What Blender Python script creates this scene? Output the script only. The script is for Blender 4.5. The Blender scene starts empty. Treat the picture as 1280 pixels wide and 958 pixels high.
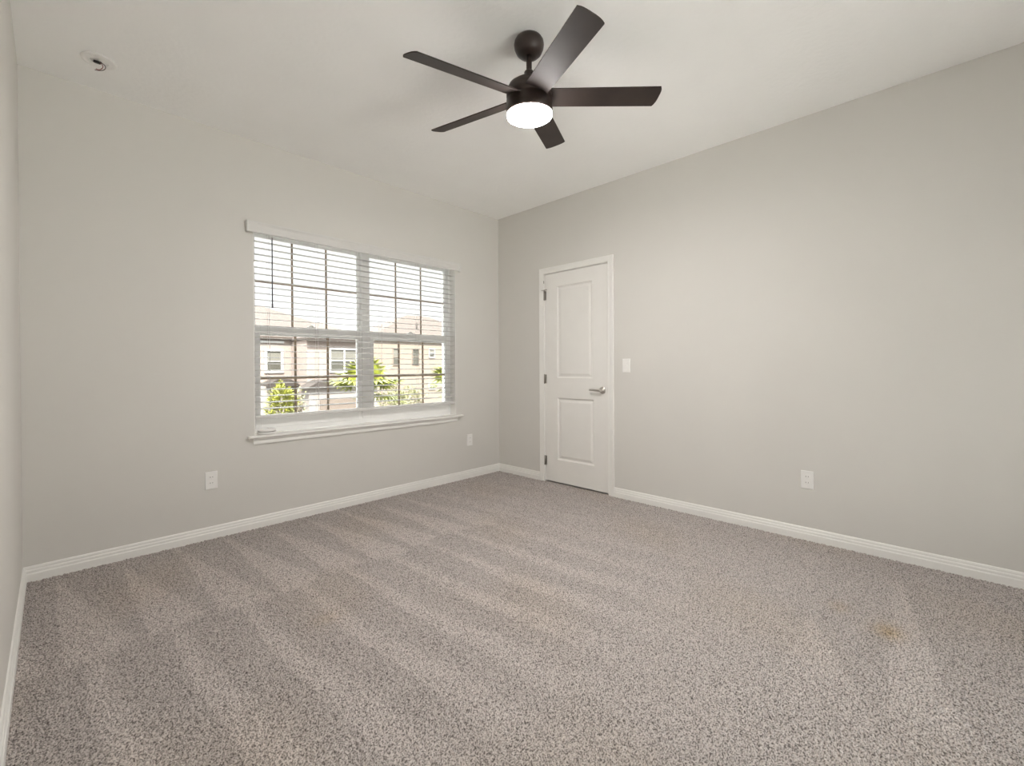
import bpy, bmesh, math, random
import numpy as np
from mathutils import Vector, Matrix, Euler
random.seed(7); RNG = np.random.default_rng(7)
sc = bpy.context.scene
COL = sc.collection
PI = math.pi

# ------------------------------------------------------------------ camera
cd = bpy.data.cameras.new('camera'); cam = bpy.data.objects.new('camera', cd); COL.objects.link(cam)
cd.sensor_fit = 'HORIZONTAL'; cd.sensor_width = 36.0
cd.lens = 558.6635 * 36.0 / 1280.0
cd.shift_y = -16.78 / 1280.0
cd.clip_start = 0.01; cd.clip_end = 400
yaw, pit, rol = 0.7992, -0.0050, -0.0055
F = Vector((math.sin(yaw)*math.cos(pit), math.cos(yaw)*math.cos(pit), math.sin(pit)))
R = Vector((math.cos(yaw), -math.sin(yaw), 0)); U = R.cross(F)
R2 = R*math.cos(rol) + U*math.sin(rol); U2 = U*math.cos(rol) - R*math.sin(rol)
M = Matrix((R2, U2, -F)).transposed().to_4x4()
M.translation = Vector((-3.402, -3.5097, 1.1296))
cam.matrix_world = M
sc.camera = cam

# ------------------------------------------------------------------ light and exposure
SKY = 1.3            # near the horizon; the sky brightens overhead
ZENITH = 11.5
SUN = 25.0
LAMP = 215.0
LAMP_COL = (1.0, 0.962, 0.93)
w = bpy.data.worlds.new('sky'); sc.world = w; w.use_nodes = True
bg = w.node_tree.nodes['Background']; bg.inputs[0].default_value = (0.965, 0.985, 1.0, 1); 
nt = w.node_tree; tcw = nt.nodes.new('ShaderNodeTexCoord'); sxyz = nt.nodes.new('ShaderNodeSeparateXYZ'); mrw = nt.nodes.new('ShaderNodeMapRange')
mrw.interpolation_type = 'SMOOTHSTEP'
for k, v in (('From Min', 0.29), ('From Max', 0.66), ('To Min', SKY), ('To Max', ZENITH)): mrw.inputs[k].default_value = v
nt.links.new(tcw.outputs['Generated'], sxyz.inputs[0]); nt.links.new(sxyz.outputs['Z'], mrw.inputs['Value']); nt.links.new(mrw.outputs[0], bg.inputs[1])
sl = bpy.data.lights.new('sun', 'SUN'); sl.energy = SUN; sl.angle = 0.02; sl.color = (1.0, 0.97, 0.925)
so = bpy.data.objects.new('sun', sl); COL.objects.link(so)
so.rotation_euler = Vector((0.28, 0.48, -0.83)).to_track_quat('-Z', 'Y').to_euler(); so.location = (0, -6, 12)
sc.view_settings.view_transform = 'Standard'; sc.view_settings.look = 'None'
sc.view_settings.gamma = 1.0; sc.view_settings.use_curve_mapping = False
sc.view_settings.exposure = 0.27
sc.cycles.use_denoising = True
sc.cycles.max_bounces = 14; sc.cycles.diffuse_bounces = 9; sc.cycles.transparent_max_bounces = 24
sc.cycles.sample_clamp_indirect = 6.0

# ------------------------------------------------------------------ materials
def mat(name, col, rough=0.5, metal=0.0, var=0.04, scale=30.0, bump=0.0, bscale=120.0, bdist=0.002, spec=0.5, emis=None, estr=0.0):
    m = bpy.data.materials.new(name); m.use_nodes = True
    nt = m.node_tree; b = nt.nodes['Principled BSDF']
    b.inputs['Roughness'].default_value = rough; b.inputs['Metallic'].default_value = metal
    b.inputs['Specular IOR Level'].default_value = spec
    tc = nt.nodes.new('ShaderNodeTexCoord')
    if var > 0:
        n = nt.nodes.new('ShaderNodeTexNoise'); n.inputs['Scale'].default_value = scale; n.inputs['Detail'].default_value = 3
        nt.links.new(tc.outputs['Object'], n.inputs['Vector'])
        r = nt.nodes.new('ShaderNodeValToRGB')
        r.color_ramp.elements[0].position = 0.3; r.color_ramp.elements[1].position = 0.7
        r.color_ramp.elements[0].color = (*[c*(1-var) for c in col], 1)
        r.color_ramp.elements[1].color = (*[min(1, c*(1+var)) for c in col], 1)
        nt.links.new(n.outputs['Fac'], r.inputs[0]); nt.links.new(r.outputs[0], b.inputs['Base Color'])
    else:
        b.inputs['Base Color'].default_value = (*col, 1)
    if bump > 0:
        n2 = nt.nodes.new('ShaderNodeTexNoise'); n2.inputs['Scale'].default_value = bscale; n2.inputs['Detail'].default_value = 2
        nt.links.new(tc.outputs['Object'], n2.inputs['Vector'])
        bp = nt.nodes.new('ShaderNodeBump'); bp.inputs['Strength'].default_value = bump; bp.inputs['Distance'].default_value = bdist
        nt.links.new(n2.outputs['Fac'], bp.inputs['Height']); nt.links.new(bp.outputs[0], b.inputs['Normal'])
    if emis:
        b.inputs['Emission Color'].default_value = (*emis, 1); b.inputs['Emission Strength'].default_value = estr
    return m

WALL = mat('painted drywall', (0.695, 0.678, 0.645), 0.75, var=0.01, scale=2, bump=0.25, bscale=160, bdist=0.001, spec=0.25)
CEIL = mat('ceiling paint', (0.94, 0.937, 0.928), 0.85, var=0.01, scale=3, bump=0.45, bscale=38, bdist=0.004, spec=0.2)
TRIM = mat('trim paint', (0.86, 0.85, 0.82), 0.38, var=0.01, scale=8, spec=0.4)
DOORW = mat('door paint', (0.84, 0.825, 0.795), 0.42, var=0.01, scale=8, spec=0.4)
VINYL = mat('window vinyl', (0.93, 0.93, 0.92), 0.35, var=0.01, scale=10)
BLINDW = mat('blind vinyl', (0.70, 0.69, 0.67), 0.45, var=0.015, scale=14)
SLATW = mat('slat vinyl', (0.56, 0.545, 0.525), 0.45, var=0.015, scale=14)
GRID = mat('tan grid bar', (0.33, 0.26, 0.19), 0.5, var=0.03)
PLATE = mat('switch plate plastic', (0.88, 0.87, 0.85), 0.3, var=0.01)
SLOT = mat('dark slot', (0.035, 0.03, 0.028), 0.6, var=0.05)
NICKEL = mat('satin nickel', (0.62, 0.59, 0.55), 0.3, 1.0, var=0.04)
HINGE = mat('aged nickel hinge', (0.36, 0.34, 0.31), 0.38, 1.0, var=0.05)
BRONZE = mat('matte dark bronze', (0.032, 0.021, 0.017), 0.38, 0.2, var=0.1)
BLADE = mat('dark walnut blade', (0.034, 0.024, 0.020), 0.58, var=0.18, scale=9, spec=0.35)
LITE = mat('glowing lamp diffuser', (0.9, 0.88, 0.85), 0.4, var=0, emis=LAMP_COL, estr=LAMP)
LITE_S = mat('glowing lamp rim', (0.9, 0.88, 0.85), 0.4, var=0, emis=LAMP_COL, estr=LAMP*0.35)
BLACKP = mat('black connector plastic', (0.012, 0.012, 0.012), 0.4, var=0.1)
REDW = mat('red wire insulation', (0.22, 0.035, 0.03), 0.45, var=0.1)
BROWNW = mat('dark wire insulation', (0.06, 0.03, 0.025), 0.45, var=0.1)
WAND = mat('clear grey wand', (0.10, 0.09, 0.10), 0.2, var=0.05)
CORD = mat('ladder cord', (0.62, 0.61, 0.60), 0.8, var=0.05)
STUCCO_P = mat('pink stucco', (0.178, 0.143, 0.124), 0.9, var=0.03, scale=3, bump=0.2, bscale=30, bdist=0.01)
STUCCO_Y = mat('cream stucco', (0.150, 0.121, 0.096), 0.9, var=0.03, scale=3, bump=0.2, bscale=30, bdist=0.01)
STUCCO_L = mat('pale stucco', (0.155, 0.138, 0.124), 0.9, var=0.03, scale=3)
FASCIA = mat('white fascia', (0.24, 0.235, 0.225), 0.6, var=0.02)
SHING = mat('tan shingles', (0.042, 0.0315, 0.0255), 0.9, var=0.12, scale=6)
SHING_D = mat('brown shingles', (0.022, 0.016, 0.0125), 0.9, var=0.2, scale=6)
DARKGL = mat('dark window glass', (0.045, 0.043, 0.034), 0.3, var=0.1, scale=1)
SHADE = mat('window shade', (0.085, 0.08, 0.066), 0.8, var=0.05, scale=2)
GARAGE = mat('tan garage door', (0.09, 0.07, 0.055), 0.7, var=0.03)
LEAF = mat('lime leaves', (0.15, 0.155, 0.013), 0.5, var=0.35, scale=2.5)
LEAF_P = mat('palm leaves', (0.135, 0.15, 0.011), 0.45, var=0.3, scale=2)
LEAF_D = mat('dry hedge leaves', (0.135, 0.135, 0.06), 0.6, var=0.4, scale=2.5)
BARK = mat('grey bark', (0.09, 0.07, 0.05), 0.9, var=0.2, scale=8)
BOUNCE_SLAB = mat('pale concrete', (0.68, 0.67, 0.645), 0.9, var=0.05, scale=3)  # only for the added terrace, pale to bounce sunlight indoors
LAWN = mat('paving', (0.13, 0.128, 0.12), 0.95, var=0.25, scale=0.8)

def glass_mat():
    m = bpy.data.materials.new('window glass'); m.use_nodes = True
    nt = m.node_tree; nt.nodes.clear()
    o = nt.nodes.new('ShaderNodeOutputMaterial'); t = nt.nodes.new('ShaderNodeBsdfTransparent')
    g = nt.nodes.new('ShaderNodeBsdfGlossy'); g.inputs['Roughness'].default_value = 0.02
    t.inputs[0].default_value = (0.94, 0.95, 0.94, 1)
    fr = nt.nodes.new('ShaderNodeFresnel'); fr.inputs['IOR'].default_value = 1.45
    mx = nt.nodes.new('ShaderNodeMixShader')
    nt.links.new(fr.outputs[0], mx.inputs[0]); nt.links.new(t.outputs[0], mx.inputs[1]); nt.links.new(g.outputs[0], mx.inputs[2])
    nt.links.new(mx.outputs[0], o.inputs[0])
    return m
GLASS = glass_mat()

def carpet_mat():
    m = bpy.data.materials.new('carpet pile'); m.use_nodes = True
    nt = m.node_tree; b = nt.nodes['Principled BSDF']; L = nt.links.new
    b.inputs['Roughness'].default_value = 1.0; b.inputs['Specular IOR Level'].default_value = 0.05
    b.inputs['Sheen Weight'].default_value = 0.15; b.inputs['Sheen Roughness'].default_value = 0.6
    tc = nt.nodes.new('ShaderNodeTexCoord')
    def noise(s, d=2):
        n = nt.nodes.new('ShaderNodeTexNoise'); n.inputs['Scale'].default_value = s; n.inputs['Detail'].default_value = d
        L(tc.outputs['Object'], n.inputs['Vector']); return n
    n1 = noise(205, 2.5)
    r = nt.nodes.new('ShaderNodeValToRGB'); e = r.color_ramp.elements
    e[0].position = 0.355; e[0].color = (0.128, 0.111, 0.102, 1)  # dark flecks put the shade between tufts into the colour
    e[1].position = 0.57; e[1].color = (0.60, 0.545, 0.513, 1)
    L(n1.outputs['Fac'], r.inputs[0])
    at = nt.nodes.new('ShaderNodeAttribute'); at.attribute_name = 'nap'
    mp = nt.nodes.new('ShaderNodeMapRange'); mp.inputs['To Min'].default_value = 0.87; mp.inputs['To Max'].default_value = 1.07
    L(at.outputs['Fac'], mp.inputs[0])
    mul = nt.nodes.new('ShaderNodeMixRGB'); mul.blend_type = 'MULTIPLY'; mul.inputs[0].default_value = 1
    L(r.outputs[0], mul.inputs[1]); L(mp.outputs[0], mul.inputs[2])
    st = nt.nodes.new('ShaderNodeAttribute'); st.attribute_name = 'stain'
    mx = nt.nodes.new('ShaderNodeMixRGB'); mx.blend_type = 'MULTIPLY'; mx.inputs[2].default_value = (0.92, 0.78, 0.55, 1)
    L(st.outputs['Fac'], mx.inputs[0]); L(mul.outputs[0], mx.inputs[1]); L(mx.outputs[0], b.inputs['Base Color'])
    n2 = noise(420, 2)
    bp = nt.nodes.new('ShaderNodeBump'); bp.inputs['Strength'].default_value = 0.6; bp.inputs['Distance'].default_value = 0.003
    L(n2.outputs['Fac'], bp.inputs['Height']); L(bp.outputs[0], b.inputs['Normal'])
    return m
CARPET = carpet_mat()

# ------------------------------------------------------------------ mesh helpers
def new(): return bmesh.new()
def box(bm, x0, x1, y0, y1, z0, z1, bev=0.0, seg=2, mi=0):
    t = bmesh.new()
    bmesh.ops.create_cube(t, size=1.0)
    bmesh.ops.scale(t, vec=(abs(x1-x0), abs(y1-y0), abs(z1-z0)), verts=t.verts)
    bmesh.ops.translate(t, vec=((x0+x1)/2, (y0+y1)/2, (z0+z1)/2), verts=t.verts)
    if bev > 0:
        bmesh.ops.bevel(t, geom=list(t.edges), offset=bev, segments=seg, affect='EDGES', profile=0.5)
    merge(bm, t, mi)
def merge(bm, t, mi=0, mtx=None):
    vm = {}
    for v in t.verts: vm[v] = bm.verts.new(mtx @ v.co if mtx else v.co)
    for f in t.faces:
        try:
            nf = bm.faces.new([vm[v] for v in f.verts]); nf.smooth = f.smooth; nf.material_index = mi if mi else f.material_index
        except ValueError: pass
    t.free()
def poly_prism(bm, pts, axis, a0, a1):
    """closed outline pts (2-D) pushed along an axis: 'x' pts=(y,z); 'y' pts=(x,z); 'z' pts=(x,y)"""
    def P(p, a): return {'x': (a, p[0], p[1]), 'y': (p[0], a, p[1]), 'z': (p[0], p[1], a)}[axis]
    A = [bm.verts.new(P(p, a0)) for p in pts]; B = [bm.verts.new(P(p, a1)) for p in pts]
    n = len(pts)
    for i in range(n): bm.faces.new((A[i], A[(i+1) % n], B[(i+1) % n], B[i]))
    bm.faces.new(A[::-1]); bm.faces.new(B)
def lathe(bm, prof, center=(0, 0, 0), seg=48, mtx=None, smooth=True):
    """profile [(r,z)...] about z"""
    c = Vector(center); rings = []
    for r, z in prof:
        if r < 1e-6: rings.append([bm.verts.new((mtx @ (Vector((0, 0, z)))) + c if mtx else Vector((0, 0, z)) + c)])
        else:
            ring = []
            for i in range(seg):
                a = 2*PI*i/seg; v = Vector((r*math.cos(a), r*math.sin(a), z))
                ring.append(bm.verts.new((mtx @ v if mtx else v) + c))
            rings.append(ring)
    for a, b in zip(rings, rings[1:]):
        if len(a) == 1 and len(b) == 1: continue
        for i in range(seg):
            j = (i+1) % seg
            if len(a) == 1: f = bm.faces.new((a[0], b[j], b[i]))
            elif len(b) == 1: f = bm.faces.new((a[i], a[j], b[0]))
            else: f = bm.faces.new((a[i], a[j], b[j], b[i]))
            f.smooth = smooth
def tube(bm, pts, r, seg=10, r1=None):
    pts = [Vector(p) for p in pts]; rings = []; n = len(pts); up = Vector((0, 0, 1))
    for i, p in enumerate(pts):
        d = (pts[min(i+1, n-1)] - pts[max(i-1, 0)]).normalized()
        if abs(d.dot(up)) > 0.95: s = d.cross(Vector((1, 0, 0))).normalized()
        else: s = d.cross(up).normalized()
        t = s.cross(d)
        rr = r if r1 is None else r + (r1-r)*i/(n-1)
        rings.append([bm.verts.new(p + s*rr*math.cos(2*PI*k/seg) + t*rr*math.sin(2*PI*k/seg)) for k in range(seg)])
    for a, b in zip(rings, rings[1:]):
        for k in range(seg):
            f = bm.faces.new((a[k], a[(k+1) % seg], b[(k+1) % seg], b[k])); f.smooth = True
    bm.faces.new(rings[0][::-1]); bm.faces.new(rings[-1])
def obj(name, bm, m, parent=None, origin=None):
    bmesh.ops.recalc_face_normals(bm, faces=bm.faces)
    me = bpy.data.meshes.new(name); 
    if origin is None and parent is not None: o0 = parent.matrix_world.translation.copy()
    else: o0 = Vector(origin) if origin is not None else Vector((0, 0, 0))
    if o0.length > 0: bmesh.ops.translate(bm, vec=-o0, verts=bm.verts)
    bm.to_mesh(me); bm.free()
    o = bpy.data.objects.new(name, me); COL.objects.link(o)
    for k in (m if isinstance(m, (list, tuple)) else [m]): me.materials.append(k)
    if parent is not None:
        o.parent = parent
        o.matrix_parent_inverse = Matrix.Identity(4)
        o.location = (0, 0, 0)
        o.matrix_world = Matrix.Translation(o0)
    else: o.location = o0
    return o
def thing(name, label, cat, loc=(0, 0, 0), group=None):
    o = bpy.data.objects.new(name, None); COL.objects.link(o); o.location = loc
    o.matrix_world = Matrix.Translation(Vector(loc)); o.empty_display_size = 0.05
    o['label'] = label; o['category'] = cat
    if group: o['group'] = group
    return o
def tag(o, label, cat, group=None, kind=None):
    o['label'] = label; o['category'] = cat
    if group: o['group'] = group
    if kind: o['kind'] = kind
    return o
def struct(o, label, cat):
    o['kind'] = 'structure'; o['label'] = label; o['category'] = cat; return o
def root(name, label, cat, loc=(0, 0, 0)):
    o = thing(name, label, cat, loc); o['kind'] = 'structure'; return o

# ------------------------------------------------------------------ room shell
XL, YF, H = -3.52, -5.4, 2.743
PX0, PX1, PZ1 = -2.8, -0.6, 2.36                       # opening for the added glazed door behind the viewer
WX0, WX1, WZ0, WZ1 = -2.41, -0.595, 0.638, 2.157        # window opening
DY0, DY1, DTOP = -0.652, -1.384, 2.049                   # door recess

# floor: a pile of tufts as real relief
def build_floor():
    x0, x1, y0, y1 = XL-0.02, 0.02, YF-0.02, 0.02
    st = 0.0038
    nx = int((x1-x0)/st)+1
    xs = np.linspace(x0, x1, nx); ys = np.concatenate([np.arange(y0, -3.9, 0.02), np.arange(-3.9, y1+st, st)])
    ny = len(ys)
    X, Y = np.meshgrid(xs, ys)
    cell = 0.0112
    gx = np.floor(X/cell).astype(int); gy = np.floor(Y/cell).astype(int)
    N = 1024; JX = RNG.random((N, N)); JY = RNG.random((N, N)); HT = RNG.random((N, N))
    best = np.full(X.shape, 9.0); hh = np.zeros(X.shape)
    for dx in (-1, 0, 1):
        for dy in (-1, 0, 1):
            ix = (gx+dx) % N; iy = (gy+dy) % N
            px = (gx+dx+0.5+0.85*(JX[iy, ix]-0.5))*cell; py = (gy+dy+0.5+0.85*(JY[iy, ix]-0.5))*cell
            d = np.hypot(X-px, Y-py)/cell
            c = d < best; best = np.where(c, d, best); hh = np.where(c, HT[iy, ix], hh)
    Z = 0.0105*np.clip(1-best**2*1.5, -0.3, 1) + 0.004*hh - 0.0100 + 0.0012*RNG.standard_normal(X.shape)
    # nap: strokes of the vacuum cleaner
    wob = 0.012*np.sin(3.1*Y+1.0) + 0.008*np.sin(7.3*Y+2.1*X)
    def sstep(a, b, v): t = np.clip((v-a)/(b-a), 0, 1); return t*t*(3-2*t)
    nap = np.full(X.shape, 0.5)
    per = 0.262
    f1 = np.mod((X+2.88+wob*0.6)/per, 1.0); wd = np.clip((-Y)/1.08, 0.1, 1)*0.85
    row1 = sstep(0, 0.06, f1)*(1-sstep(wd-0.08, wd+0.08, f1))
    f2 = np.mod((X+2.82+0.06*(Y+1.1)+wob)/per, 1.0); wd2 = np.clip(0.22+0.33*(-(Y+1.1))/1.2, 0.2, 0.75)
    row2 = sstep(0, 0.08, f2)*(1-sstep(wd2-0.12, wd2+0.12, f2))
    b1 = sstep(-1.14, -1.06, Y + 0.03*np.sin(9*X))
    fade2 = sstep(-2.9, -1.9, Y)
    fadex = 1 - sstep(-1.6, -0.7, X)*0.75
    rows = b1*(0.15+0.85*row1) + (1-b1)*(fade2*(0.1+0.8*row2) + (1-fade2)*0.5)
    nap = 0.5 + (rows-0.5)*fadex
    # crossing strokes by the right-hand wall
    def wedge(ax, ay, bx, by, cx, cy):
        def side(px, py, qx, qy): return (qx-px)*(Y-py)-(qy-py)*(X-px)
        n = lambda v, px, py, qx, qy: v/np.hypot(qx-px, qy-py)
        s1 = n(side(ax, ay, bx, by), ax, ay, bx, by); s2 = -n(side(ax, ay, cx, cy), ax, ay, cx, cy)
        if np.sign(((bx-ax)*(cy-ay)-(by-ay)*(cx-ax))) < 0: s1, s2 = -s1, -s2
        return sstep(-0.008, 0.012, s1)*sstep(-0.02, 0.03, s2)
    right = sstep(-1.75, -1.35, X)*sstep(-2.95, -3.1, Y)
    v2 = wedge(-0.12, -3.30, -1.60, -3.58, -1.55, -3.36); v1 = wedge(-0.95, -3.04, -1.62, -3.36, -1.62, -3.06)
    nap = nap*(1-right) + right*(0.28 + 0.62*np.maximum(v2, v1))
    stain = np.exp(-(((X+0.94)/0.07)**2 + ((Y+3.33)/0.05)**2))*0.9 + 0.4*np.exp(-(((X+0.84)/0.06)**2+((Y+3.15)/0.04)**2)) \
        + 0.25*np.exp(-(((X+2.55)/0.07)**2+((Y+1.5)/0.05)**2))
    stain += 0.14*np.clip(np.sin(5*X+1.3)*np.sin(4*Y+0.4)+0.2*np.sin(11*X-7*Y), 0, 1)
    co = np.stack([X, Y, Z], -1).reshape(-1, 3).astype(np.float32)
    idx = np.arange(nx*ny).reshape(ny, nx)
    q = np.stack([idx[:-1, :-1], idx[:-1, 1:], idx[1:, 1:], idx[1:, :-1]], -1).reshape(-1, 4)
    me = bpy.data.meshes.new('floor')
    me.vertices.add(len(co)); me.vertices.foreach_set('co', co.ravel())
    me.loops.add(q.size); me.loops.foreach_set('vertex_index', q.ravel().astype(np.int32))
    me.polygons.add(len(q)); me.polygons.foreach_set('loop_start', (np.arange(len(q))*4).astype(np.int32))
    me.polygons.foreach_set('use_smooth', np.ones(len(q), dtype=bool))
    me.update(calc_edges=True)
    for nm, arr in (('nap', nap), ('stain', np.clip(stain, 0, 1))):
        a = me.attributes.new(nm, 'FLOAT', 'POINT'); a.data.foreach_set('value', arr.ravel().astype(np.float32))
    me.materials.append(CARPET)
    o = bpy.data.objects.new('floor', me); COL.objects.link(o)
    struct(o, 'grey-beige cut pile carpet with vacuum strokes', 'floor')
build_floor()

bm = new(); box(bm, XL-0.2, 0.2, YF-0.2, 0.2, -0.2, -0.02)
struct(obj('floor_slab', bm, WALL), 'concrete slab beneath the carpet', 'floor')
bm = new(); box(bm, XL-0.2, 0.2, YF-0.2, 0.2, H, H+0.15)
struct(obj('ceiling', bm, CEIL), 'off-white knockdown textured ceiling', 'ceiling')
T = 0.2
bm = new()
box(bm, XL-T, WX0, 0, T, -0.02, H); box(bm, WX1, T, 0, T, -0.02, H)
box(bm, WX0, WX1, 0, T, WZ1, H); box(bm, WX0, WX1, 0, T, -0.02, WZ0)
struct(obj('wall_back', bm, WALL), 'light greige wall holding the window', 'wall')
bm = new(); box(bm, XL-T, XL, YF, 0, -0.02, H)
struct(obj('wall_left', bm, WALL), 'greige wall at the left edge of the photo', 'wall')
bm = new()
box(bm, 0, T, DY0, 0, -0.02, H); box(bm, 0, T, YF, DY1, -0.02, H)
box(bm, 0, T, DY1, DY0, DTOP, H); box(bm, 0.12, T, DY1, DY0, -0.02, DTOP)
struct(obj('wall_right', bm, WALL), 'light greige wall holding the white door', 'wall')
bm = new(); box(bm, XL-T, PX0, YF-T, YF, -0.02, H); box(bm, PX1, T, YF-T, YF, -0.02, H); box(bm, PX0, PX1, YF-T, YF, PZ1, H)
struct(obj('wall_front', bm, WALL), 'greige wall behind the viewer', 'wall')

pd = root('fill_door', 'added white glazed sliding door behind the viewer, letting in fill light', 'door', ((PX0+PX1)/2, YF-0.1, 0))  # unseen door, added to bring ambient light into the room
bm = new(); pm = (PX0+PX1)/2
for a, b, q in ((PX0, pm+0.03, YF-0.12), (pm-0.03, PX1, YF-0.07)):
    for x in (a, b-0.06): box(bm, x, x+0.06, q, q+0.045, 0.0, PZ1, 0.003)
    for z in (0.0, PZ1-0.06): box(bm, a, b, q, q+0.045, z, z+0.06, 0.003)
obj('fill_door_frame', bm, VINYL, pd)
bm = new(); box(bm, PX0+0.05, pm, YF-0.10, YF-0.096, 0.05, PZ1-0.05); obj('glass_pane', bm, GLASS, pd)
bm = new(); box(bm, pm, PX1-0.05, YF-0.05, YF-0.046, 0.05, PZ1-0.05); obj('glass_pane', bm, GLASS, pd)
bm = new(); box(bm, XL-1.5, 1.5, YF-T-3.5, YF-T, -0.25, -0.03)  # unseen slab, added to throw sunlight up to the ceiling
struct(obj('bounce_terrace', bm, BOUNCE_SLAB), 'added pale concrete terrace behind the viewer, bouncing sunlight into the room', 'floor')
# baseboards: stepped profile (depth, height)
BB = [(0, -0.004), (0.0150, -0.004), (0.0150, 0.040), (0.0135, 0.044), (0.0115, 0.046), (0.0115, 0.057), (0.0095, 0.062), (0.0075, 0.064), (0.0075, 0.073), (0.0045, 0.080), (0, 0.082)]
def baseboard(name, wall, a0, a1, label):
    bm = new()
    if wall == 'back': poly_prism(bm, [(-d, z) for d, z in BB], 'x', a0, a1)
    elif wall == 'front': poly_prism(bm, [(YF+d, z) for d, z in BB], 'x', a0, a1)
    elif wall == 'right': poly_prism(bm, [(-d, z) for d, z in BB], 'y', a0, a1)
    else: poly_prism(bm, [(XL+d, z) for d, z in BB], 'y', a0, a1)
    o = obj(name, bm, TRIM); struct(o, label, 'baseboard')
baseboard('baseboard_back', 'back', XL, 0, 'white stepped baseboard under the window wall')
baseboard('baseboard_left', 'left', YF, -0.0, 'white stepped baseboard along the left wall')
baseboard('baseboard_right', 'right', -0.598, -0.0, 'short white baseboard between the corner and door')
baseboard('baseboard_right.001', 'right', YF, -1.437, 'long white baseboard right of the door')
baseboard('baseboard_front', 'front', XL, PX0, 'white baseboard left of the added glazed door behind the viewer')
baseboard('baseboard_front.001', 'front', PX1, 0, 'white baseboard right of the added glazed door behind the viewer')

# ------------------------------------------------------------------ window
def frame_rect(bm, x0, x1, z0, z1, y0, y1, l, r, b, t, bev=0.003):
    box(bm, x0, x0+l, y0, y1, z0, z1, bev); box(bm, x1-r, x1, y0, y1, z0, z1, bev)
    box(bm, x0+l-0.001, x1-r+0.001, y0, y1, z0, z0+b, bev); box(bm, x0+l-0.001, x1-r+0.001, y0, y1, z1-t, z1, bev)
win = root('window_1', 'white twin single-hung window in the window wall', 'window', ((WX0+WX1)/2, 0.1, WZ0))
bm = new()
frame_rect(bm, WX0, WX1, WZ0+0.02, WZ1, 0.085, 0.19, 0.030, 0.030, 0.055, 0.03)
box(bm, -1.552, -1.478, 0.080, 0.19, WZ0+0.06, WZ1-0.02, 0.004)          # mullion between the twins
obj('window_frame', bm, VINYL, win)
for (a, b, la, lb) in ((-2.382, -1.550, 0, 0), (-1.480, -0.623, 0, 0)):
    # upper sash (further out)
    bm = new(); frame_rect(bm, a, b, 1.385, WZ1-0.028, 0.125, 0.160, 0.020, 0.020, 0.055, 0.03)
    up = obj('upper_sash', bm, VINYL, win)
    ga, gb, z0, z1 = a+0.018, b-0.018, 1.438, WZ1-0.056
    bm = new(); box(bm, ga, gb, 0.1405, 0.1445, z0, z1); obj('glass_pane', bm, GLASS, up)
    bm = new(); sp = (gb-ga)/3
    for k in (1, 2): box(bm, ga+sp*k-0.008, ga+sp*k+0.008, 0.136, 0.1402, z0, z1, 0.001)
    box(bm, ga, gb, 0.1355, 0.1400, 1.769, 1.787, 0.001); obj('grid_bar', bm, GRID, up)
    # lower sash (nearer the room)
    bm = new(); frame_rect(bm, a+0.003, b-0.003, 0.693, 1.448, 0.083, 0.122, 0.036, 0.036, 0.082, 0.072)
    lo = obj('lower_sash', bm, VINYL, win)
    ga, gb, z0, z1 = a+0.037, b-0.037, 0.773, 1.378
    bm = new(); box(bm, ga, gb, 0.1035, 0.1075, z0, z1); obj('glass_pane', bm, GLASS, lo)
    bm = new(); sp = (gb-ga)/3
    for k in (1, 2): box(bm, ga+sp*k-0.009, ga+sp*k+0.009, 0.098, 0.1032, z0, z1, 0.001)
    box(bm, ga, gb, 0.0975, 0.1030, 1.050, 1.068, 0.001); obj('grid_bar', bm, GRID, lo)
    bm = new(); xm = (a+b)/2
    box(bm, xm-0.03, xm+0.03, 0.090, 0.118, 1.446, 1.458, 0.003); lathe(bm, [(0, 0.014), (0.012, 0.012), (0.014, 0)], (xm, 0.104, 1.456), 16)
    obj('sash_lock', bm, VINYL, win)
bm = new()
box(bm, WX0+0.0005, WX0+0.006, 0.0005, 0.0845, 0.6575, WZ1-0.0005); box(bm, WX1-0.006, WX1-0.0005, 0.0005, 0.0845, 0.6575, WZ1-0.0005)
obj('daylit_return_face', bm, TRIM, win)  # added white facing, puts daylight brightness into the drywall returns' colour
# stool and apron
bm = new()
prof = [(0.0, 0.6385), (0.0, 0.657), (-0.030, 0.657), (-0.035, 0.654), (-0.037, 0.648), (-0.035, 0.641), (-0.030, 0.6385)]
poly_prism(bm, prof, 'x', -2.450, -0.527)
box(bm, WX0+0.001, WX1-0.001, -0.004, 0.086, 0.6385, 0.657)
obj('window_sill', bm, TRIM, win)
bm = new(); poly_prism(bm, [(0, 0.594), (-0.010, 0.594), (-0.012, 0.600), (-0.012, 0.618), (-0.017, 0.628), (-0.019, 0.6383), (0, 0.6383)], 'x', -2.421, -0.585)
obj('apron', bm, TRIM, win)

# ------------------------------------------------------------------ blind
bl = thing('window_blind', 'white faux-wood blind with open slats hanging inside the window', 'blind', ((WX0+WX1)/2, 0.04, 2.095))
BX0, BX1 = WX0+0.010, WX1-0.010
bm = new(); box(bm, BX0, BX1, 0.012, 0.066, 2.112, 2.155, 0.002); obj('headrail', bm, BLINDW, bl)
bm = new()
vp = [(-0.026, 2.088), (-0.034, 2.090), (-0.036, 2.098), (-0.033, 2.104), (-0.033, 2.140), (-0.036, 2.148), (-0.041, 2.156), (-0.041, 2.165), (-0.028, 2.165), (-0.026, 2.160)]
poly_prism(bm, vp, 'x', -2.4465, -0.5625)
box(bm, -2.456, -2.4465, -0.040, -0.001, 2.088, 2.165, 0.001); box(bm, -0.5625, -0.553, -0.040, -0.001, 2.088, 2.165, 0.001)
obj('valance', bm, BLINDW, bl)
bm = new(); PITCH = 0.04632
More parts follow.
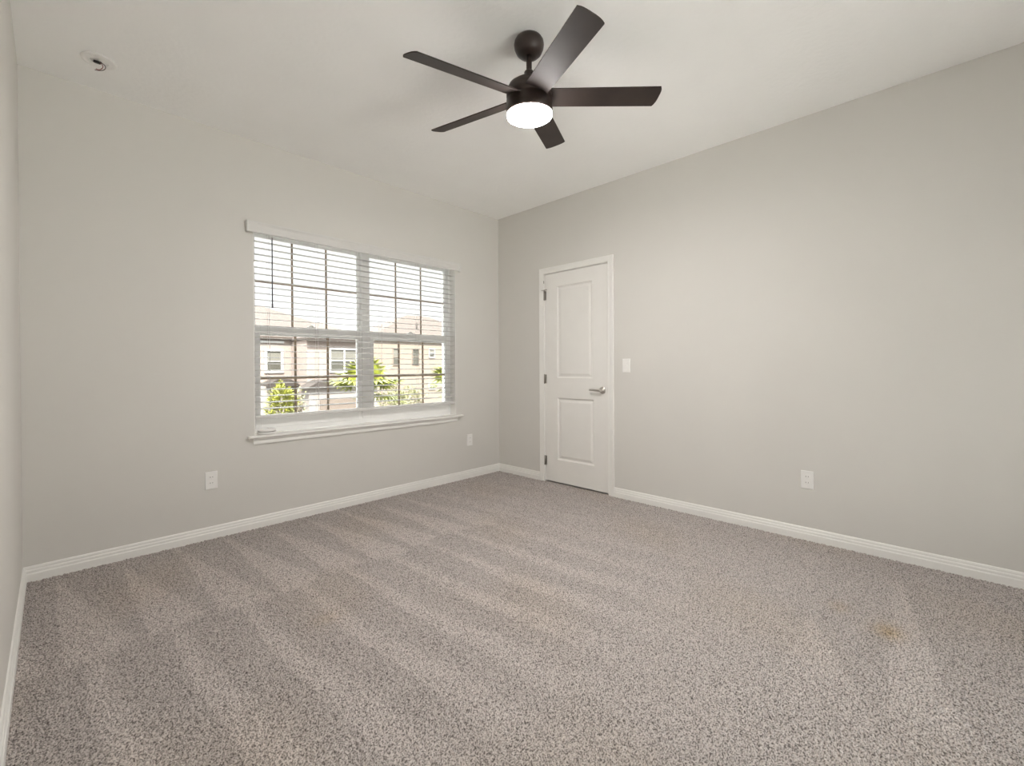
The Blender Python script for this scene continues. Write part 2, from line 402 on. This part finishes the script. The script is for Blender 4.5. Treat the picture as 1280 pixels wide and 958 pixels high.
for k in range(27):
    z = 2.044 - PITCH*k; tl = math.radians(3.5); n = 6; hw, th = 0.025, 0.0032
    top, bot = [], []
    for i in range(n+1):
        u = -1+2*i/n; cr = 0.0018*(1-u*u)
        y = 0.039 + hw*u*math.cos(tl); zz = z + hw*u*math.sin(tl) + cr
        top.append((y, zz+th/2)); bot.append((y, zz-th/2))
    poly_prism(bm, top + bot[::-1], 'x', BX0, BX1)
obj('slats', bm, SLATW, bl)
bm = new(); box(bm, BX0, BX1, 0.012, 0.067, 0.770, 0.794, 0.006, 3); obj('bottom_rail', bm, BLINDW, bl)
for x in (-2.30, -1.95, -1.607, -1.40, -1.02, -0.665):
    bm = new()
    for y in (0.0125, 0.0655): tube(bm, [(x, y, 2.115), (x, y, 0.79)], 0.0009, 6)
    tube(bm, [(x+0.004, 0.039, 2.115), (x+0.004, 0.039, 0.79)], 0.0007, 6)
    obj('ladder_cord', bm, CORD, bl)
bm = new(); tube(bm, [(-2.283, 0.004, 2.078), (-2.284, 0.003, 1.575)], 0.0042, 8)
lathe(bm, [(0, 0), (0.0055, 0.002), (0.0055, 0.03), (0.004, 0.034)], (-2.284, 0.003, 1.570), 12)
wd = obj('tilt_wand', bm, WAND, bl); wd['label'] = 'dark tilt wand'
bm = new(); tube(bm, [(-2.283, 0.020, 2.082), (-2.283, 0.004, 2.086), (-2.283, 0.004, 2.074)], 0.002, 8); obj('wand_hook', bm, NICKEL, bl)

# smoke alarm lying on the stool
al = thing('smoke_alarm', 'round white smoke alarm lying on the left end of the window sill', 'smoke alarm', (-2.322, 0.020, 0.657))
bm = new(); lathe(bm, [(0, 0.0005), (0.060, 0.0005), (0.063, 0.003), (0.063, 0.016), (0.060, 0.019)], (-2.322, 0.020, 0.657), 48); obj('base', bm, PLATE, al)
bm = new(); lathe(bm, [(0.055, 0.0185), (0.057, 0.0195), (0.057, 0.0235), (0.055, 0.0245)], (-2.322, 0.020, 0.657), 48); v = obj('vent_band', bm, HINGE, al); v['label'] = 'dark vent slots'
bm = new(); lathe(bm, [(0.060, 0.0235), (0.061, 0.026), (0.058, 0.032), (0.045, 0.037), (0.022, 0.0395), (0, 0.040)], (-2.322, 0.020, 0.657), 48); obj('cover', bm, PLATE, al)
bm = new(); lathe(bm, [(0.012, 0.0385), (0.012, 0.0425), (0.010, 0.044), (0, 0.0445)], (-2.310, 0.020, 0.657), 24); obj('test_button', bm, PLATE, al)

# ------------------------------------------------------------------ door
dr = root('door_1', 'white two-panel door in the right wall', 'door', (0.02, -1.018, 0.0))
SX = 0.004   # face of the slab
def panel_slab():
    """slab with two raised panels cut in relief on the room side; heightfield grid over (y,z)"""
    y0, y1, z0, z1 = -1.3775, -0.6585, 0.014, 2.042
    pan = [(-1.212, -0.806, 1.025, 1.912), (-1.228, -0.806, 0.232, 0.832)]
    br = [0, 0.006, 0.013, 0.020, 0.030, 0.042]; dp = [0, 0.0075, 0.0125, 0.0125, 0.0085, 0.0045]
    ys = {y0, y1}; zs = {z0, z1}
    for a, b, c, d in pan:
        for e in br: ys |= {a+e, b-e}; zs |= {c+e, d-e}
    ys = sorted(ys); zs = sorted(zs)
    def dep(y, z):
        for a, b, c, d in pan:
            m = min(y-a, b-y, z-c, d-z)
            if m >= -1e-9: return float(np.interp(m, br, dp))
        return 0.0
    bm = new()
    V = [[bm.verts.new((SX+dep(y, z), y, z)) for y in ys] for z in zs]
    for i in range(len(zs)-1):
        for j in range(len(ys)-1): bm.faces.new((V[i][j], V[i][j+1], V[i+1][j+1], V[i+1][j]))
    # back and rim
    B = [bm.verts.new((SX+0.035, y, z)) for y, z in ((y0, z0), (y1, z0), (y1, z1), (y0, z1))]
    bm.faces.new(B)
    bm.faces.new([V[0][j] for j in range(len(ys))] + [B[1], B[0]])
    bm.faces.new([V[-1][j] for j in range(len(ys))] + [B[2], B[3]])
    bm.faces.new([V[i][0] for i in range(len(zs))] + [B[3], B[0]])
    bm.faces.new([V[i][-1] for i in range(len(zs))] + [B[2], B[1]])
    return bm
obj('door_panel', panel_slab(), DOORW, dr)
# casing: mitred profile across (offset from inner edge, projection)
def casing():
    prof = [(0, 0), (0, 0.011), (0.003, 0.013), (0.010, 0.0135), (0.016, 0.0115), (0.022, 0.0125), (0.046, 0.0165), (0.053, 0.0175), (0.0565, 0.016), (0.0565, 0)]
    yi0, yi1, zt = -0.6545, -1.3815, 2.0475
    bm = new(); rows = []
    for o, p in prof:
        rows.append([(-p, yi0+o, 0.0), (-p, yi0+o, zt+o), (-p, yi1-o, zt+o), (-p, yi1-o, 0.0)])
    Vs = [[bm.verts.new(q) for q in r] for r in rows]; n = len(Vs)
    for i in range(n):
        a, b = Vs[i], Vs[(i+1) % n]
        for k in range(3): bm.faces.new((a[k], a[k+1], b[k+1], b[k]))
    bm.faces.new([v[0] for v in Vs]); bm.faces.new([v[3] for v in Vs])
    return bm
obj('door_casing', casing(), TRIM, dr)
bm = new()
box(bm, 0.0005, 0.115, DY0-0.004, DY0, 0, DTOP); box(bm, 0.0005, 0.115, DY1, DY1+0.004, 0, DTOP); box(bm, 0.0005, 0.115, DY1, DY0, DTOP-0.004, DTOP)
box(bm, 0.042, 0.055, DY0-0.016, DY0, 0, DTOP); box(bm, 0.042, 0.055, DY1, DY1+0.016, 0, DTOP); box(bm, 0.042, 0.055, DY1, DY0, DTOP-0.016, DTOP)
obj('door_jamb', bm, TRIM, dr)
for z in (1.836, 1.013, 0.211):
    bm = new(); y = -0.6565
    lathe(bm, [(0, -0.047), (0.004, -0.047), (0.005, -0.0445), (0.0065, -0.044), (0.0065, 0.044), (0.005, 0.0445), (0.004, 0.047), (0, 0.047)], (-0.0075, y, z), 16)
    for q in (-0.026, -0.009, 0.009, 0.026): lathe(bm, [(0.0068, q-0.0006), (0.0068, q+0.0006)], (-0.0075, y, z), 16)
    box(bm, -0.002, 0.0035, y-0.018, y-0.003, z-0.044, z+0.044)
    hg = obj('hinge', bm, HINGE, dr)
bm = new(); box(bm, -0.0125, -0.009, -0.6585, -0.6515, 1.955, 1.982, 0.001); obj('jamb_bumper', bm, HINGE, dr)
bm = new()   # hinge-pin door stop on the top hinge
z = 1.888
lathe(bm, [(0, -0.003), (0.008, -0.003), (0.008, 0.003), (0, 0.003)], (-0.0075, -0.6565, z), 16)
tube(bm, [(-0.010, -0.657, z), (-0.030, -0.680, z), (-0.026, -0.700, z)], 0.0028, 8)
tube(bm, [(-0.010, -0.655, z), (-0.030, -0.640, z)], 0.0028, 8)
lathe(bm, [(0, 0), (0.006, 0.001), (0.006, 0.008), (0, 0.009)], (-0.026, -0.700, z-0.0045), 12)
obj('hinge_pin_stop', bm, HINGE, dr)
bm = new()
HY, HZ = -1.3175, 0.921
Rx = Matrix.Rotation(-PI/2, 3, 'Y')
lathe(bm, [(0, 0.0), (0.0325, 0.0), (0.0325, 0.004), (0.030, 0.008), (0.020, 0.010), (0.0125, 0.014), (0.0115, 0.046), (0.013, 0.05), (0, 0.052)], (SX, HY, HZ), 32, Rx)
rs = obj('rosette', bm, NICKEL, dr)
bm = new()
pts = [(SX-0.045, HY-0.008, HZ), (SX-0.047, HY+0.010, HZ), (SX-0.050, HY+0.04, HZ+0.001), (SX-0.050, HY+0.075, HZ+0.002), (SX-0.046, HY+0.108, HZ+0.001)]
tube(bm, pts, 0.0125, 12, 0.0085)
obj('lever', bm, NICKEL, rs)
bm = new(); box(bm, SX-0.0012, SX+0.004, -1.3772, -1.3712, HZ-0.028, HZ+0.028); obj('latch_plate', bm, NICKEL, dr)

# ------------------------------------------------------------------ outlets and the switch
def plate_mesh(bm, mtx, w=0.0705, h=0.1155, t=0.0055):
    tt = bmesh.new(); bmesh.ops.create_cube(tt, size=1.0)
    bmesh.ops.scale(tt, vec=(w, t, h), verts=tt.verts); bmesh.ops.translate(tt, vec=(0, -t/2, 0), verts=tt.verts)
    ed = [e for e in tt.edges if all(v.co.y < -t*0.9 for v in e.verts)]
    bmesh.ops.bevel(tt, geom=ed, offset=0.004, segments=3, affect='EDGES', profile=0.6)
    merge(bm, tt, 0, mtx)
def local(fn, mtx):
    t = bmesh.new(); fn(t); o = bmesh.new(); merge(o, t, 0, mtx); return o
def outlet(loc, face, label):
    """built facing -y, then turned to face 'back' (-y) or 'right' (-x)"""
    t = thing('wall_outlet', label, 'outlet', loc, 'duplex outlets low on the walls')
    mtx = Matrix.Translation(Vector(loc)) @ (Matrix.Identity(4) if face == 'back' else Matrix.Rotation(-PI/2, 4, 'Z'))
    def pl(b): plate_mesh(b, Matrix.Identity(4)); lathe(b, [(0, -0.0010), (0.003, -0.0005), (0.0033, 0.0015)], (0, -0.0058, 0), 12, Matrix.Rotation(PI/2, 3, 'X'))
    obj('cover_plate', local(pl, mtx), PLATE, t)
    for s in (1, -1):
        def rc(b):
            n = 24; pts = []
            for i in range(n):
                a = 2*PI*i/n; pts.append((0.0172*math.cos(a), max(-0.0138, min(0.0138, 0.0172*math.sin(a))) + s*0.0195))
            poly_prism(b, pts, 'y', -0.0074, -0.004)
        r = obj('receptacle', local(rc, mtx), PLATE, t)
        def sl(b):
            box(b, -0.0078, -0.0056, -0.0077, -0.0072, s*0.0195-0.0020, s*0.0195+0.0065); box(b, 0.0056, 0.0078, -0.0077, -0.0072, s*0.0195-0.0008, s*0.0195+0.0060)
            lathe(b, [(0, 0.0), (0.0027, 0.0), (0.0027, 0.0005)], (0, -0.0072, s*0.0195-0.0082), 12, Matrix.Rotation(PI/2, 3, 'X'))
        so_ = obj('slots', local(sl, mtx), SLOT, r)
    return t
outlet((-2.671, 0, 0.389), 'back', 'white duplex outlet on the window wall, left of and below the window')
outlet((-0.424, 0, 0.387), 'back', 'white duplex outlet between the window and the far room corner')
outlet((0, -2.862, 0.391), 'right', 'white duplex outlet low on the wall right of the door')
sw = thing('light_switch', 'white toggle light switch on the wall beside the door', 'light switch', (0, -1.558, 1.139))
mtx = Matrix.Translation(Vector((0, -1.558, 1.139))) @ Matrix.Rotation(-PI/2, 4, 'Z')
def pl2(b):
    plate_mesh(b, Matrix.Identity(4))
    for s in (1, -1): lathe(b, [(0, -0.001), (0.003, -0.0005), (0.0033, 0.0015)], (0, -0.0058, s*0.030), 12, Matrix.Rotation(PI/2, 3, 'X'))
obj('cover_plate', local(pl2, mtx), PLATE, sw)
def tg(b):
    box(b, -0.0052, 0.0052, -0.0066, -0.004, -0.0120, 0.0120, 0.0006)
    poly_prism(b, [(-0.006, 0.0045), (-0.0165, 0.0105), (-0.0170, 0.0125), (-0.0150, 0.0140), (-0.006, 0.0110)], 'x', -0.0036, 0.0036)
obj('toggle', local(tg, mtx), PLATE, sw)

# ------------------------------------------------------------------ smoke alarm bracket on the ceiling
BC = Vector((-3.222, -0.343, H))
br_ = thing('alarm_bracket', 'white ceiling bracket of a removed smoke alarm with dangling wires', 'smoke alarm bracket', BC)
bm = new(); lathe(bm, [(0.040, -0.001), (0.070, -0.001), (0.072, -0.004), (0.070, -0.008), (0.060, -0.0095), (0.056, -0.006), (0.044, -0.006), (0.040, -0.009), (0.038, -0.009), (0.038, -0.001)], BC, 48)
obj('mounting_ring', bm, PLATE, br_)
bm = new(); lathe(bm, [(0, -0.0035), (0.039, -0.0035), (0.039, -0.001)], BC, 40); box(bm, BC.x-0.004, BC.x+0.004, BC.y-0.038, BC.y+0.038, H-0.0075, H-0.003)
obj('box_cover', bm, PLATE, br_)
rt = Vector((0.697, -0.717, 0))
def W(a, b, c): return BC + rt*a + Vector((0.717, 0.697, 0))*b + Vector((0, 0, -c))
bm = new(); box(bm, -0.015, 0.015, -0.006, 0.006, -0.006, 0.006, 0.001)
ang = math.atan2(-0.717, 0.697)
mt = Matrix.Translation(W(0.000, -0.01, 0.017)) @ Matrix.Rotation(ang, 4, 'Z') @ Matrix.Rotation(0.30, 4, 'Y')
b2 = new(); merge(b2, bm, 0, mt)
cn = obj('wire_connector', b2, BLACKP, br_); cn['label'] = 'black plug'
def bez(ps, n=14):
    out = []; P = [Vector(p) for p in ps]
    for i in range(n+1):
        t = i/n; q = P[:]
        while len(q) > 1: q = [a.lerp(b, t) for a, b in zip(q, q[1:])]
        out.append(q[0])
    return out
for k, (mw, pts) in enumerate(((REDW, [W(0.014, -0.01, 0.022), W(0.036, -0.012, 0.028), W(0.046, -0.014, 0.060), W(0.014, -0.016, 0.068), W(0.000, -0.016, 0.055)]),
                               (BROWNW, [W(0.014, -0.012, 0.020), W(0.058, -0.014, 0.030), W(0.072, -0.018, 0.078), W(0.016, -0.018, 0.068), W(-0.004, -0.018, 0.062)]),
                               (BROWNW, [W(0.000, 0.0, 0.004), W(0.012, 0.004, 0.010), W(0.022, 0.000, 0.018), W(0.014, -0.008, 0.020)]))):
    bm = new(); tube(bm, bez(pts), 0.0016, 8); o = obj('wire', bm, mw, br_)
    if k == 0: o['label'] = 'red wire'

# ------------------------------------------------------------------ ceiling fan
FX, FY = -1.758, -2.039
fan = thing('ceiling_fan', 'dark bronze five-blade ceiling fan with a glowing round light', 'ceiling fan', (FX, FY, H))
bm = new(); lathe(bm, [(0, -0.0005), (0.058, -0.0005), (0.064, -0.004), (0.071, -0.016), (0.0735, -0.030), (0.071, -0.048), (0.062, -0.068), (0.050, -0.080), (0.046, -0.081), (0.038, -0.088), (0.026, -0.094), (0.016, -0.095), (0, -0.095)], (FX, FY, H), 48)
obj('canopy', bm, BRONZE, fan)
TX, TY = 0.078, 0.062
tilt = Matrix(((1, 0, 0), (0, 1, 0), (0, 0, 1)))
nrm = Vector((-TX, -TY, 1)).normalized()
tilt = Vector((0, 0, 1)).rotation_difference(nrm).to_matrix()
piv = Vector((FX-0.012, FY-0.010, 2.652))
def ft(v): return piv + tilt @ Vector(v)
bm = new(); tube(bm, [ft((0, 0, 0.01)), ft((0, 0, -0.10))], 0.0135, 20); obj('downrod', bm, BRONZE, fan)
bm = new(); lathe(bm, [(0, -0.073), (0.020, -0.073), (0.024, -0.078), (0.024, -0.112), (0.030, -0.118), (0, -0.12)], piv, 32, tilt); obj('yoke_cover', bm, BRONZE, fan)
bm = new(); lathe(bm, [(0, -0.112), (0.034, -0.112), (0.075, -0.122), (0.099, -0.138), (0.110, -0.160), (0.113, -0.180), (0.113, -0.192), (0.107, -0.196), (0.107, -0.204), (0.113, -0.208), (0.113, -0.262), (0.111, -0.270), (0, -0.270)], piv, 64, tilt); obj('motor_housing', bm, BRONZE, fan)
bm = new(); lathe(bm, [(0.104, -0.2705), (0.1105, -0.2705), (0.1120, -0.274), (0.1120, -0.280), (0.109, -0.288), (0.101, -0.294), (0.084, -0.298), (0.045, -0.300), (0, -0.301)], piv, 64, tilt)
for f in bm.faces:
    c = tilt.inverted() @ (f.calc_center_median()-piv)
    if -0.288 < c.z: f.material_index = 1
df = obj('light_diffuser', bm, [LITE, LITE_S], fan); df['label'] = 'glowing white diffuser'
ZB = 2.455
for k in range(5):
    a = 2.98 - k*2*PI/5
    ca, sa = math.cos(a), math.sin(a)
    ax = Vector((ca, sa, 0.081*ca+0.065*sa)).normalized(); tg_ = Vector((-sa, ca, -0.081*sa+0.065*ca)).normalized()
    ph = math.radians(-16.0)
    wv = (tg_*math.cos(ph) + Vector((0, 0, 1))*math.sin(ph)).normalized(); nv = ax.cross(wv).normalized()
    O = Vector((FX, FY, ZB))
    outl = []
    r0, r1, w0, w1 = 0.085, 0.640, 0.112, 0.121
    ns = 14
    def half(u): return (w0 + (w1-w0)*u)/2
    rt_ = lambda v: r1 + 0.002 - 0.009*(v+1)/2 - 0.012*max(0, v)**3 - 0.010*max(0, -v)**4
    top = [(r0 + (rt_(1)-r0)*i/ns, half(i/ns)) for i in range(ns+1)]
    tip = []
    for i in range(1, 10):   # slightly bowed, skewed tip
        v = 1-2*i/10
        tip.append((rt_(v), half(1)*v))
    low = [(r0 + (rt_(-1)-r0)*i/ns, -half(i/ns)) for i in range(ns, -1, -1)]
    outl = top + tip + low
    bm = new(); th = 0.0055
    A = [bm.verts.new(O + ax*r + wv*h + nv*th/2) for r, h in outl]; B = [bm.verts.new(O + ax*r + wv*h - nv*th/2) for r, h in outl]
    n = len(outl)
    for i in range(n): bm.faces.new((A[i], A[(i+1) % n], B[(i+1) % n], B[i]))
    bm.faces.new(A); bm.faces.new(B[::-1])
    obj('blade', bm, BLADE, fan)

# ------------------------------------------------------------------ outside, seen from an upper floor
GZ = -3.0
bm = new(); box(bm, -60, 90, 0.6, 140, GZ-0.3, GZ)
struct(obj('ground', bm, LAWN), 'grey paving far below the window', 'ground')

def hip_roof(bm, x0, x1, y0, y1, ze, zr, inset, ridge_y=None, over=0.0):
    x0 -= over; x1 += over; y0 -= over; y1 += over
    ym = (y0+y1)/2 if ridge_y is None else ridge_y
    lo = [bm.verts.new(p) for p in ((x0, y0, ze), (x1, y0, ze), (x1, y1, ze), (x0, y1, ze))]
    fb = [bm.verts.new((v.co.x, v.co.y, ze-0.16)) for v in lo]
    xa, xb = x0+inset, x1-inset
    if xb - xa < 0.05: xa = xb = (x0+x1)/2
    a = bm.verts.new((xa, ym, zr)); b = bm.verts.new((xb, ym, zr)) if xb > xa else a
    if a is b:
        for i in range(4): bm.faces.new((lo[i], lo[(i+1) % 4], a))
    else:
        bm.faces.new((lo[0], lo[1], b, a)); bm.faces.new((lo[1], lo[2], b)); bm.faces.new((lo[2], lo[3], a, b)); bm.faces.new((lo[3], lo[0], a))
    for i in range(4): bm.faces.new((lo[i], fb[i], fb[(i+1) % 4], lo[(i+1) % 4]))
    bm.faces.new(fb)
def facade_window(parent, x0, x1, z0, z1, y, panes=1, trim=0.16, shade=0.45, frame=FASCIA):
    bm = new()
    box(bm, x0, x0+trim, y-0.08, y+0.05, z0, z1); box(bm, x1-trim, x1, y-0.08, y+0.05, z0, z1)
    box(bm, x0+trim, x1-trim, y-0.08, y+0.05, z0, z0+trim); box(bm, x0+trim, x1-trim, y-0.08, y+0.05, z1-trim, z1)
    iw = x1-x0-2*trim
    for k in range(1, panes): xx = x0+trim+iw*k/panes; box(bm, xx-0.06, xx+0.06, y-0.07, y+0.05, z0+trim, z1-trim)
    zm = z0 + trim + (z1-z0-2*trim)*0.48
    box(bm, x0+trim, x1-trim, y-0.05, y+0.05, zm-0.03, zm+0.03)
    f = obj('window', bm, frame, parent)
    for k in range(panes):
        a = x0+trim+iw*k/panes; b = x0+trim+iw*(k+1)/panes
        bm = new(); box(bm, a-0.01, b+0.01, y-0.012, y+0.04, z0+trim-0.01, zm); obj('lower_pane', bm, DARKGL, f)
        bm = new(); box(bm, a-0.01, b+0.01, y-0.012, y+0.04, zm, z1-trim+0.01); obj('upper_pane', bm, SHADE if shade else DARKGL, f)

hA = thing('house', 'pink two-storey house with a double window, seen through the left window half', 'house', (8.0, 35.0, GZ))
bm = new(); box(bm, -3.0, 16.0, 33.0, 42.0, GZ, 3.40); obj('wall', bm, STUCCO_P, hA)
bm = new(); box(bm, 9.55, 14.4, 30.0, 40.0, GZ, 3.22); obj('front_wing', bm, STUCCO_P, hA)
bm = new(); hip_roof(bm, -3.0, 16.2, 33.0, 42.0, 3.56, 6.32, 7.55, None, 0.30); obj('roof', bm, [SHING], hA)
bm = new(); hip_roof(bm, 9.75, 14.4, 30.0, 39.0, 3.42, 5.0, 2.9, 34.0, 0.30); obj('wing_roof', bm, SHING, hA)
bm = new(); box(bm, 9.4, 14.75, 29.62, 29.70, 3.20, 3.40); obj('gutter', bm, SHING_D, hA)
bm = new(); box(bm, -3.0, 9.0, 32.9, 33.0, 3.06, 3.24); obj('frieze', bm, FASCIA, hA)
facade_window(hA, 7.62, 8.95, 0.80, 2.62, 33.0, 1, 0.19)
facade_window(hA, 11.2, 13.55, 0.80, 2.68, 30.0, 2, 0.13)
bm = new(); box(bm, 9.15, 14.4, 28.6, 30.0, GZ, -0.25); obj('garage_front', bm, STUCCO_L, hA)
bm = new(); poly_prism(bm, [(8.85, -0.25), (10.0, 0.32), (12.3, 0.32), (13.6, -0.02), (14.7, -0.05), (14.7, -0.25)], 'y', 28.3, 30.0); obj('garage_roof', bm, SHING_D, hA)
bm = new(); box(bm, 9.9, 13.6, 28.52, 28.6, GZ, -1.05)
for z in (-1.5, -2.0, -2.5): box(bm, 9.9, 13.6, 28.50, 28.53, z-0.02, z+0.02)
obj('garage_door', bm, GARAGE, hA)
bm = new(); box(bm, 5.2, 8.7, 31.6, 33.0, GZ, -0.15); obj('porch_wall', bm, STUCCO_L, hA)
bm = new(); poly_prism(bm, [(7.3, 0.0), (8.0, 0.34), (8.9, 0.34), (9.6, -0.12), (9.6, -0.2), (7.3, -0.2)], 'y', 31.3, 33.0); obj('porch_roof', bm, SHING_D, hA)

hB = thing('house', 'cream two-storey house with narrow windows, seen through the right window half', 'house', (24.0, 38.0, GZ))
bm = new(); box(bm, 17.8, 34.0, 36.0, 44.0, GZ, 3.95); obj('wall', bm, STUCCO_Y, hB)
bm = new(); hip_roof(bm, 17.8, 34.0, 36.0, 44.0, 4.0, 7.1, 6.8, None, 0.2); obj('roof', bm, SHING, hB)
bm = new(); tube(bm, [(24.1, 37.6, 4.6), (24.1, 37.6, 6.0)], 0.09, 10); obj('vent_pipe', bm, SHING_D, hB)
facade_window(hB, 20.2, 20.95, 1.40, 3.10, 36.0, 1, 0.06, True, STUCCO_Y)
facade_window(hB, 22.45, 23.3, 1.48, 3.10, 36.0, 1, 0.06, False, STUCCO_Y)
facade_window(hB, 24.5, 25.3, 2.2, 3.2, 36.0, 1, 0.10, True, FASCIA)
facade_window(hB, 24.45, 25.3, -1.2, -0.45, 36.0, 1, 0.08, True, FASCIA)

def leaf(bm, p, d, ln, wd, up=Vector((0, 0, 1))):
    d = d.normalized(); s = d.cross(up)
    s = s.normalized() if s.length > 1e-3 else Vector((1, 0, 0))
    n = s.cross(d)
    v = [bm.verts.new(q) for q in (p, p+d*ln*0.45+s*wd/2+n*ln*0.06, p+d*ln, p+d*ln*0.45-s*wd/2+n*ln*0.06)]
    bm.faces.new((v[0], v[1], v[2])); bm.faces.new((v[0], v[2], v[3]))
def leafy(name, label, c, rx, ry, rz, n, ls, m, group=None, cat='tree'):
    t = thing(name, label, cat, (c[0], c[1], GZ), group)
    bm = new(); rnd = random.Random(int(abs(c[0])*100))
    for i in range(n):
        u = Vector((rnd.gauss(0, 1), rnd.gauss(0, 1), rnd.gauss(0, 1))).normalized() * (0.45+0.55*rnd.random()**0.5)
        k = 1 + 0.22*math.sin(7*u.x+3*u.z) + 0.15*math.sin(11*u.z+5*u.y)
        p = Vector(c) + Vector((u.x*rx*k, u.y*ry*k, u.z*rz*k))
        d = (u + Vector((rnd.uniform(-1, 1), rnd.uniform(-1, 1), rnd.uniform(-0.4, 1)))).normalized()
        leaf(bm, p, d, ls*rnd.uniform(0.7, 1.3), ls*0.5, Vector((rnd.uniform(-1, 1), rnd.uniform(-1, 1), 1)))
    obj('foliage', bm, m, t)
    bm = new(); tube(bm, [(c[0], c[1], GZ), (c[0]+0.05, c[1], (GZ+c[2])/2), (c[0], c[1], c[2])], 0.07, 8, 0.03)
    for i in range(6):
        a = i*1.05; tube(bm, [(c[0], c[1], c[2]-rz*0.6), (c[0]+rx*0.35*math.cos(a), c[1]+ry*0.35*math.sin(a), c[2]), (c[0]+rx*0.6*math.cos(a), c[1]+ry*0.6*math.sin(a), c[2]+rz*0.5)], 0.025, 6, 0.01)
    obj('trunk', bm, BARK, t)
leafy('leafy_tree', 'small lime green tree at the lower left of the window', (2.12, 13.0, -0.25), 0.42, 0.42, 0.80, 1300, 0.14, LEAF)
leafy('shrub', 'sparse brownish shrub between the lime tree and the big fan palm', (2.95, 13.6, -0.35), 0.20, 0.25, 0.62, 170, 0.12, LEAF_D, None, 'shrub')
leafy('shrub', 'pale dry shrub between the two fan palms', (9.6, 18.0, -0.85), 0.9, 0.6, 0.8, 1100, 0.15, LEAF_D, None, 'shrub')
leafy('shrub', 'pale dry shrub left of the rightmost fan palm', (12.2, 20.6, -1.0), 1.1, 0.6, 0.9, 1200, 0.15, LEAF_D, None, 'shrub')

def palm(label, c, R_, n, seed):
    t = thing('fan_palm', label, 'palm tree', (c[0], c[1], GZ))
    rnd = random.Random(seed)
    bm = new(); tube(bm, [(c[0]+0.1, c[1], GZ), (c[0]+0.03, c[1], GZ*0.5), (c[0], c[1], c[2]-0.1)], 0.16, 12, 0.12); obj('trunk', bm, BARK, t)
    for i in range(n):
        a = i*2.39996 + rnd.uniform(-0.2, 0.2); el = math.radians(rnd.choice((72, 55, 40, 22, -5)) + rnd.uniform(-8, 8))
        d = Vector((math.cos(a)*math.cos(el), math.sin(a)*math.cos(el), math.sin(el)))
        O = Vector(c); st = R_*0.45
        tip = O + d*st + Vector((0, 0, -0.05*R_))
        bm = new(); tube(bm, [O, O+d*st*0.5+Vector((0, 0, 0.02)), tip], 0.018, 6, 0.010)
        side = d.cross(Vector((0, 0, 1))).normalized() if abs(d.z) < 0.98 else Vector((1, 0, 0))
        up = side.cross(d)
        for j in range(17):
            q = math.radians(-105 + 210*j/16)
            e = d*math.cos(q) + side*math.sin(q); ln = R_*0.62*(0.75+0.25*math.cos(q))
            e2 = (e + up*0.10).normalized()
            mid = tip + e2*ln*0.55; end = tip + e*ln + Vector((0, 0, -0.22*ln)) - up*0.02
            sd = e.cross(up).normalized()*R_*0.042
            v = [bm.verts.new(x) for x in (tip-sd*0.3, tip+sd*0.3, mid+sd, end, mid-sd)]
            bm.faces.new((v[0], v[1], v[2], v[4])); bm.faces.new((v[4], v[2], v[3]))
        obj('frond', bm, LEAF_P, t)
palm('fan palm with wide fronds behind the middle post of the window', (6.35, 15.0, 0.10), 1.85, 17, 3)
palm('fan palm at the right edge of the window view', (10.9, 15.0, 0.05), 1.6, 14, 9)
